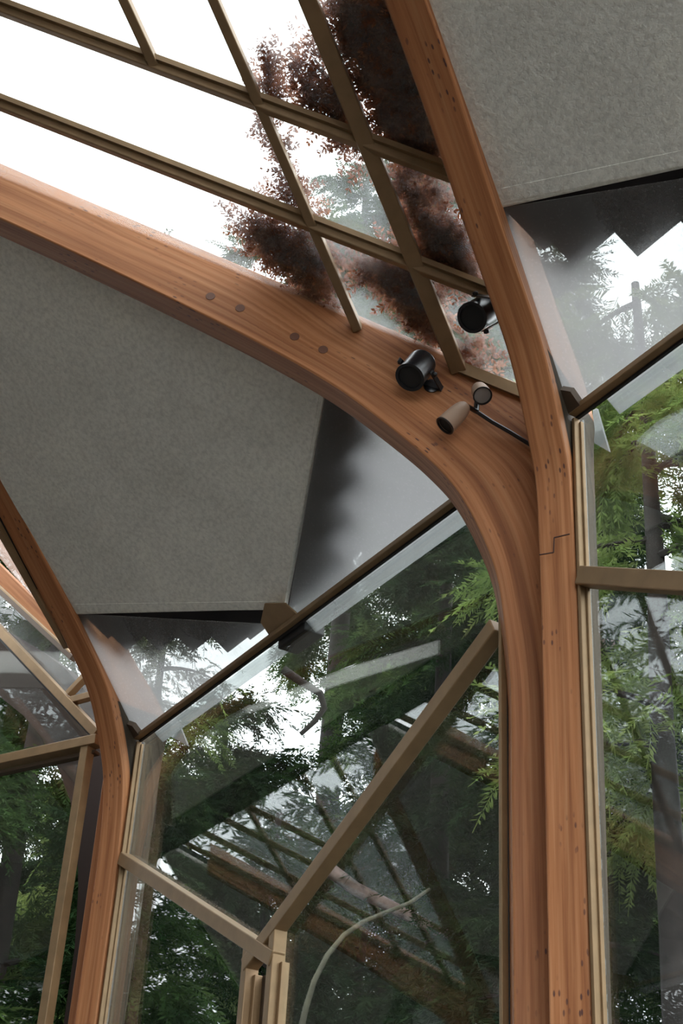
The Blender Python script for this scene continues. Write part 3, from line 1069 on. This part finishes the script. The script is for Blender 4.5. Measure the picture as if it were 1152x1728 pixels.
conifer_(18.0, 9.5, .8, 9.6, 1.5, 2.0, LEAF_MID, BARK_DARK, 'bright green conifer outside the end glazing at left edge')
conifer_(23.0, 8.8, .4, 5.2, .9, 1.6, LEAF_DARK, BARK_DARK, 'dark conifer standing just right of the farther column')
conifer_(22.5, 11.5, 4.0, 7.6, .85, 1.3, LEAF_LIGHT, BARK_DARK, 'pale green conifer top under the left eave, beside the bright gap')
conifer_(28.0, 10.5, .4, 5.5, 1.0, 1.7, LEAF_DARK, BARK_DARK, 'dark conifer below the bright sky gap in the wall window',
        limbs=[([(478, 1130, 10), (510, 1152, 10), (540, 1170, 10), (547, 1195, 10), (530, 1218, 10), (508, 1238, 10)], .035, BARK_DARK)])
conifer_(34.6, 9.0, .4, 8.6, .68, 1.9, LEAF_DARK, BARK_DARK, 'tall dark conifer seen right of the bright gap, left of the forked column',
        limbs=[([(548, 1462, 9.0), (600, 1500, 9.05), (660, 1530, 9.0), (740, 1572, 8.9), (800, 1592, 9.0), (900, 1640, 9.1)], .05, BARK),
               ([(506, 1745, 7), (516, 1700, 7), (530, 1655, 7), (552, 1612, 7.05), (580, 1578, 7.1), (612, 1556, 7.15), (650, 1540, 7.2), (690, 1524, 7.3), (725, 1500, 7.35)], .016, BARK_OLIVE)])
conifer_(31.5, 13.5, .5, 6.6, 1.5, 1.6, LEAF_BROWN, BARK_DARK, 'brownish conifer low behind the Y-shaped muntins')
conifer_(39.5, 8.0, .4, 7.2, .9, 1.3, LEAF_DARK, BARK_DARK, 'dark conifer directly behind the forked column')
conifer_(43.5, 6.8, 4.4, 7.4, .9, 1.7, LEAF_LIGHT, BARK_DARK, 'light green conifer top close under the right eave')
conifer_(44.0, 9.5, .3, 7.0, 1.2, 1.7, LEAF_DARK, BARK_DARK, 'dark conifer with pale limbs in the window at right edge',
        limbs=[([(985, 1085, 8.6), (1050, 1092, 8.6), (1105, 1120, 8.7), (1175, 1178, 8.8)], .05, BARK),
               ([(1040, 1400, 8.6), (1095, 1388, 8.6), (1175, 1362, 8.7)], .05, BARK)])
conifer_(37.0, 14.0, 2.0, 14.5, 1.9, 1.9, LEAF_MID, BARK_DARK, 'very tall conifer whose crown shows through the lowest skylight panes', scale=.42, trunk_r=.2)
conifer_(30.0, 15.0, 10.0, 16.2, 2.4, 1.8, LEAF_MID, BARK_DARK, 'tall conifer crown seen dimly through the clear middle diamond pane', scale=.42, trunk_r=.2)
conifer_(20.5, 14.0, .3, 7.0, 1.6, 1.7, LEAF_DARK, BARK_DARK, 'dark conifer farthest back behind the end glazing', scale=.4)
conifer_(25.5, 13.5, .3, 7.6, 1.7, 1.8, LEAF_DARK, BARK_DARK, 'dark conifer far back behind the left half of the wall window', scale=.4)



# out-of-view roof added against sky light; only shows mirrored in the wall glass
rb_ = MB().bar((-8, -RIDGE, 4.80), (6.8, -RIDGE, 4.80), WALL_N, .22, UP, .26).build('ridge_cover', WOOD_DARK)  # added to close the ridge gap so no sky is mirrored
tag(rb_, 'added dark beam over the middle of the nave, covering the ridge gap against sky', 'beam', kind='structure')
for k, w_ in ((2, 'behind the camera, added to dim the nave'),):  # unseen bays added to shut out sky and dim the nave
    c = copy_tree(ceil0); c.location.x += L * k
    c['label'] = 'stucco ceiling panel on the window side, ' + w_
for k, w_ in ((1, 'above the camera, added to dim the nave'),):
    c = copy_tree(sky1); c.location.x += L * k; c.name = 'window_%d' % (12 + k)
    c['label'] = 'diamond-pane skylight on the window side, ' + w_
    turned(ceil0, L - W / 2 - L / 2, L * k, 'stucco ceiling panel across the nave, ' + w_)
    turned(sky1, L - W / 2, L * k, 'diamond-pane skylight across the nave, ' + w_, 'window_%d' % (14 + k))
# slab added beyond the farther column to hide bright sky from the reflections
pc_ = MB().prism([rp(-.5, -.62, .09), rp(-7, -.62, .09), rp(-7, -1.6, .09), rp(-.5, -1.6, .09)], ROOF_N, .06).build('ceiling', STUCCO)
tag(pc_, 'added unseen stucco strip beyond the farther column, blocking sky from the wall glass reflections', 'ceiling', kind='structure')
# woods farther off behind the conifers
n = 11000
aa = np.radians(RNG.uniform(8, 56, n)); dd_ = RNG.uniform(17, 23, n)
hh = 1.6 + dd_ * np.tan(np.radians(RNG.uniform(2, 19.5, n) + 2.5 * np.sin(aa * 17)))
P = np.stack([CAM_LOC[0] - np.cos(aa) * dd_, CAM_LOC[1] + np.sin(aa) * dd_, hh], axis=1)
th = RNG.uniform(0, 2 * math.pi, n)
D = np.stack([np.cos(th), np.sin(th), RNG.uniform(-.7, .1, n)], axis=1)
V = place(FV, P, D, np.tile(UP, (n, 1)) + RNG.normal(0, .4, (n, 3)), RNG.uniform(.6, 1.0, n))
tag(quads('woodland', V, LEAF_DARK), 'dark band of woodland far behind the conifers outside', 'woodland', kind='stuff')
# out-of-view woods added to block low sky light
def woods(boxes, label):
    vs = []
    for x0, x1, y0, y1, z1, n in boxes:
        P = np.stack([RNG.uniform(x0, x1, n), RNG.uniform(y0, y1, n), RNG.uniform(-.1, z1, n)], axis=1)
        th = RNG.uniform(0, 2 * math.pi, n)
        D = np.stack([np.cos(th), np.sin(th), RNG.uniform(-.6, .1, n)], axis=1)
        vs.append(place(FV, P, D, np.tile(UP, (n, 1)) + RNG.normal(0, .4, (n, 3)), RNG.uniform(.7, 1.1, n)))
    tag(quads('woodland', np.concatenate(vs), LEAF_DARK), label, 'woodland', kind='stuff')


woods([(-22, 9, -9.5, -5.4, 8.0, 19000)], 'dark woodland across the nave, added to block low sky, mirrored faintly in the wall glass')
woods([(1, 9, 5.5, 9, 6.5, 6000)], 'unseen dark woodland beyond the right edge of the frame, added to block low sky')
